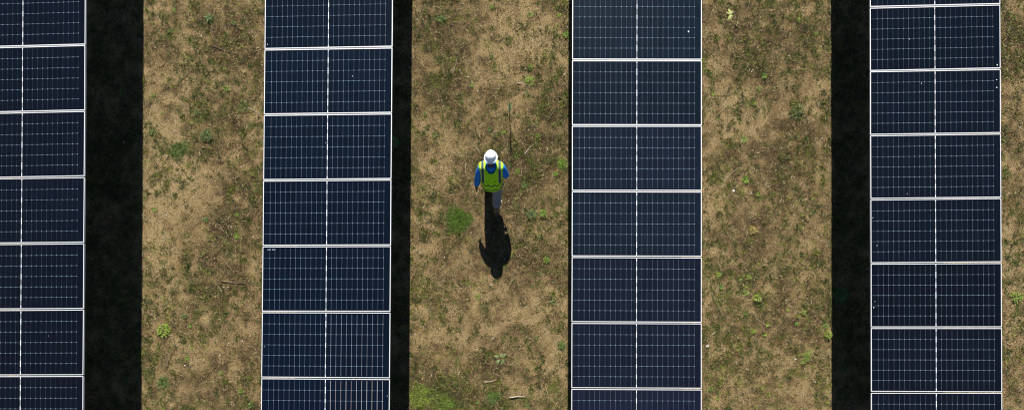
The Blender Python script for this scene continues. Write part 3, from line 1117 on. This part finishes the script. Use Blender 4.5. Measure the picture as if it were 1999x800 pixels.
def hand(bm_out, wrist, fwd, palm_n, side, curl):
    """palm plus four fingers and a thumb; fwd along the fingers, palm_n the way the palm faces, side towards the thumb"""
    fwd, palm_n, side = fwd.normalized(), palm_n.normalized(), side.normalized()
    c = wrist + fwd * .05
    skin_chain(bm_out, [wrist, wrist + fwd * .035, wrist + fwd * .085], [(0, 1), (1, 2)], [(.024, .017), (.036, .015), (.038, .014)], 2)
    skin_chain(bm_out, [wrist + fwd * .03 + side * .016, wrist + fwd * .085 + side * .024], [(0, 1)], [.015, .012], 1)
    skin_chain(bm_out, [wrist + fwd * .03 - side * .014, wrist + fwd * .08 - side * .026], [(0, 1)], [.015, .012], 1)
    for i, (off, ln) in enumerate(((.030, .068), (.010, .078), (-.010, .072), (-.029, .056))):
        p = wrist + fwd * .075 + side * off
        d = fwd.copy()
        pts = [p]
        for q, part in enumerate((.44, .31, .25)):
            d = (d + palm_n * curl * (.5 + .35 * q)).normalized()
            p = p + d * ln * part * 1.15
            pts.append(p.copy())
        skin_chain(bm_out, pts, [(0, 1), (1, 2), (2, 3)], [.0095, .009, .0082, .0068], 1)
    p = wrist + fwd * .025 + side * .022
    skin_chain(bm_out, [p, p + fwd * .028 + side * .028 + palm_n * .006, p + fwd * .058 + side * .036 + palm_n * .016, p + fwd * .080 + side * .034 + palm_n * .024],
               [(0, 1), (1, 2), (2, 3)], [.013, .012, .010, .008], 1)


fl = (V3['wrl'] - V3['ell']).normalized()
hand(body, V3['wrl'] + fl * .01, fl, Vector((1, .1, .1)), Vector((0, 1, -.25)), .38)
fr = (V3['wrr'] - V3['elr']).normalized()
hand(body, V3['wrr'] + fr * .01, fr, Vector((-1, .1, -.1)), Vector((0, .8, .5)), .5)
bd = link_mesh('body', remeshed(body, 'body', .0065, 3), M_skin, wroot, True)

# hair showing under the hat
hb = bmesh.new()
bmesh.ops.create_uvsphere(hb, u_segments=32, v_segments=20, radius=1)
bmesh.ops.delete(hb, geom=[v for v in hb.verts if v.co.z < -.28 or (v.co.y > .35 and v.co.z < .35)], context='VERTS')
for v in hb.verts:
    v.co = (v.co.x * .083, .090 + v.co.y * .103, 1.662 + v.co.z * .118)
link_mesh('hair', bm_done(hb, 'hair'), M_hair, bd, True)
for s_ in (-1, 1):
    b2 = bmesh.new()
    bmesh.ops.create_uvsphere(b2, u_segments=12, v_segments=8, radius=.011)
    e_ = link_mesh('eye', bm_done(b2, 'eye'), M_eye, bd, True)
    e_.location = (s_ * .031, .178, 1.657)

# shirt
sh = bmesh.new()
loft(sh, [(0, -.11, .88, .195, .125), (0, -.10, 1.0, .188, .118), (0, -.075, 1.12, .180, .112), (0, -.035, 1.25, .185, .118), (0, .005, 1.36, .185, .118),
          (0, .022, 1.43, .165, .100), (0, .022, 1.465, .110, .085), (0, .015, 1.485, .080, .076), (0, .018, 1.50, .070, .072)], 36)
for a_, b_, c_2 in (('shl', 'ell', 'wrl'), ('shr', 'elr', 'wrr')):
    A, B, Cc = V3[a_], V3[b_], V3[c_2]
    skin_chain(sh, [A + (Vector((0, .01, 1.36)) - A) * .45, A, A.lerp(B, .5) + Vector((0, -.004, 0)), B, B.lerp(Cc, .35), B.lerp(Cc, .75), Cc],
               [(0, 1), (1, 2), (2, 3), (3, 4), (4, 5), (5, 6)], [.080, .084, .076, .068, .064, .057, .050], 2)
link_mesh('shirt', remeshed(sh, 'shirt', .009, 5), M_shirt, bd, True)

# trousers
tr_ = bmesh.new()
loft(tr_, [(0, -.11, .70, .185, .12), (0, -.115, .86, .198, .134), (0, -.11, .96, .168, .122), (0, -.10, 1.03, .160, .115)], 36)
for a_, b_, c_2 in (('hpl', 'knl', 'anl'), ('hpr', 'knr', 'anr')):
    A, B, Cc = V3[a_], V3[b_], V3[c_2]
    skin_chain(tr_, [A, A.lerp(B, .45), B, B.lerp(Cc, .4), B.lerp(Cc, .8), Cc + (B - Cc) * .02], [(0, 1), (1, 2), (2, 3), (3, 4), (4, 5)], [.125, .122, .106, .098, .092, .088], 2)
link_mesh('trousers', remeshed(tr_, 'trousers', .010, 5), M_trous, bd, True)


# boots
def boot(ank, heading_pitch, x_tw):
    bm = bmesh.new()
    # local: toe along +Y, sole at z=0, ankle above (0,0)
    prof = [(-.085, .030, .085), (-.06, .040, .115), (-.02, .042, .120), (.03, .043, .105), (.08, .047, .080), (.13, .051, .066), (.17, .046, .056), (.20, .028, .036)]
    rr = []
    for (yy, hw, ht) in prof:
        ring = []
        for q in range(16):
            t = 2 * math.pi * q / 16
            ring.append(bm.verts.new((hw * math.cos(t), yy, .022 + max(0.0, ht * .5 + ht * .5 * math.sin(t)))))
        rr.append(ring)
    for i in range(len(rr) - 1):
        for q in range(16):
            bm.faces.new([rr[i][q], rr[i][(q + 1) % 16], rr[i + 1][(q + 1) % 16], rr[i + 1][q]])
    bm.faces.new(rr[0])
    bm.faces.new(rr[-1][::-1])
    bm_tube(bm, [(0, -.025, .06), (0, -.028, .14), (0, -.03, .22)], [.050, .050, .056], 16)
    me = bm_done(bm, 'boot')
    o = link_mesh('boot', me, M_boot, bd, True)
    bm = bmesh.new()
    top, bot = [], []
    pr_ = [(-.095, .018), (-.088, .034), (-.05, .042), (0, .040), (.05, .043), (.11, .052), (.16, .050), (.195, .032), (.208, .012)]
    outline = [(hw, yy) for yy, hw in pr_] + [(-hw, yy) for yy, hw in pr_[::-1]]
    for (xx, yy) in outline:
        top.append(bm.verts.new((xx, yy, .026)))
        bot.append(bm.verts.new((xx, yy, 0)))
    m_ = len(outline)
    for i in range(m_):
        bm.faces.new([bot[i], bot[(i + 1) % m_], top[(i + 1) % m_], top[i]])
    bm.faces.new(top)
    bm.faces.new(bot[::-1])
    s_o = link_mesh('sole', bm_done(bm, 'sole'), M_sole, o)
    o.matrix_local = Matrix.Translation(ank) @ Matrix.Rotation(x_tw, 4, 'Z') @ Matrix.Rotation(heading_pitch, 4, 'X') @ Matrix.Translation((0, .028, -.115))
    return o


# front foot flat, rear foot on its toes with the heel lifted
boot(Vector((-.10, .235, .115)), R(4), R(6))
boot(Vector((.072, -.40, .19)), R(-50), R(-4))

# vest
vb = bmesh.new()
NV = 96
vr_ = []
prof = [(-.115, .83, .168, .140), (-.122, .88, .182, .156), (-.120, .96, .192, .166), (-.106, 1.05, .196, .166), (-.082, 1.14, .198, .162), (-.054, 1.23, .202, .156),
        (-.026, 1.31, .207, .146), (-.006, 1.37, .214, .134), (.006, 1.415, .222, .120), (.014, 1.45, .215, .104), (.020, 1.478, .170, .092), (.022, 1.495, .115, .080), (.024, 1.503, .085, .072)]




def interp_prof(t):
    u = t * (len(prof) - 1)
    i = min(int(u), len(prof) - 2)
    f_ = u - i
    return [prof[i][q] * (1 - f_) + prof[i + 1][q] * f_ for q in range(4)]


for i in range(64):
    cy, z, a, b = interp_prof(i / 63)
    ring = []
    for q in range(NV):
        t = 2 * math.pi * q / NV
        c, s = math.cos(t), math.sin(t)
        fold = 1 + (.030 * math.sin(9 * t + 2) + .018 * math.sin(17 * t)) * max(0, (1.15 - z) / .33)
        ring.append(vb.verts.new((a * fold * math.copysign(abs(c) ** .83, c), cy + b * fold * math.copysign(abs(s) ** .83, s),
                                  z - (.03 * max(0, -s) * (1 if z < .95 else 0)) * (.95 - min(z, .95)) / .13)))
    vr_.append(ring)
for i in range(63):
    for q in range(NV):
        vb.faces.new([vr_[i][q], vr_[i][(q + 1) % NV], vr_[i + 1][(q + 1) % NV], vr_[i + 1][q]])
# neck scoop, open front, arm holes
kill = []
for f_ in vb.faces:
    c = f_.calc_center_median()
    back = c.y < .03
    rr_ = (c.x / .092) ** 2 + ((c.z - 1.525) / (.118 if back else .20)) ** 2
    if rr_ < 1:
        kill.append(f_)
    elif c.y > .05 and abs(c.x) < .012 and c.z < 1.4:
        kill.append(f_)
    elif abs(c.x) > .165 and ((c.y - .0) / .075) ** 2 + ((c.z - 1.33) / .105) ** 2 < 1:
        kill.append(f_)
bmesh.ops.delete(vb, geom=kill, context='FACES')
vest = link_mesh('safety_vest', bm_done(vb, 'safety_vest'), M_vest, bd, True)
vsol = vest.modifiers.new('thickness', 'SOLIDIFY')
vsol.thickness = .006
vsol.offset = 1

# hard hat
hh = bmesh.new()
NU = 64
prev = None
rings = []
for i in range(20):
    ph = i / 19 * math.pi / 2
    rings.append([(math.cos(ph), math.sin(ph))])
    ring = []
    for q in range(NU):
        t = 2 * math.pi * q / NU
        c, s = math.cos(t), math.sin(t)
        rx, ry = .112, .136
        rad = math.cos(ph) ** .82
        xx, yy = rx * rad * c, ry * rad * s
        zz = .118 * math.sin(ph)
        rid = .007 * math.exp(-(xx / .014) ** 2) + .005 * math.exp(-((abs(xx) - .045) / .010) ** 2)
        zz += rid * (1 if ph > .5 else ph / .5)
        ring.append(hh.verts.new((xx, yy, zz)))
    if prev:
        for q in range(NU):
            hh.faces.new([prev[q], prev[(q + 1) % NU], ring[(q + 1) % NU], ring[q]])
    else:
        base = ring
    prev = ring
hh.faces.new(prev)
# full brim, longer to the front
b1, b2 = [], []
for q in range(NU):
    t = 2 * math.pi * q / NU
    c, s = math.cos(t), math.sin(t)
    ext = .030 + (.032 * max(0, s) ** 5) + .006 * max(0, -s)
    b1.append(hh.verts.new(((.112 + ext * .6) * c, (.136 + ext * .6) * s, -.006)))
    b2.append(hh.verts.new(((.112 + ext) * c, (.136 + ext) * s, -.014 - .006 * max(0, s))))
for A, B in ((base, b1), (b1, b2)):
    for q in range(NU):
        hh.faces.new([B[q], B[(q + 1) % NU], A[(q + 1) % NU], A[q]])
hat = link_mesh('hard_hat', bm_done(hh, 'hard_hat'), M_hat, bd, True)
hs = hat.modifiers.new('thickness', 'SOLIDIFY')
hs.thickness = .003
hat.location = (0, .090, 1.690)
hat.rotation_euler = (R(-17), R(-3), R(2))
hat.scale = (.87, .80, 1.0)
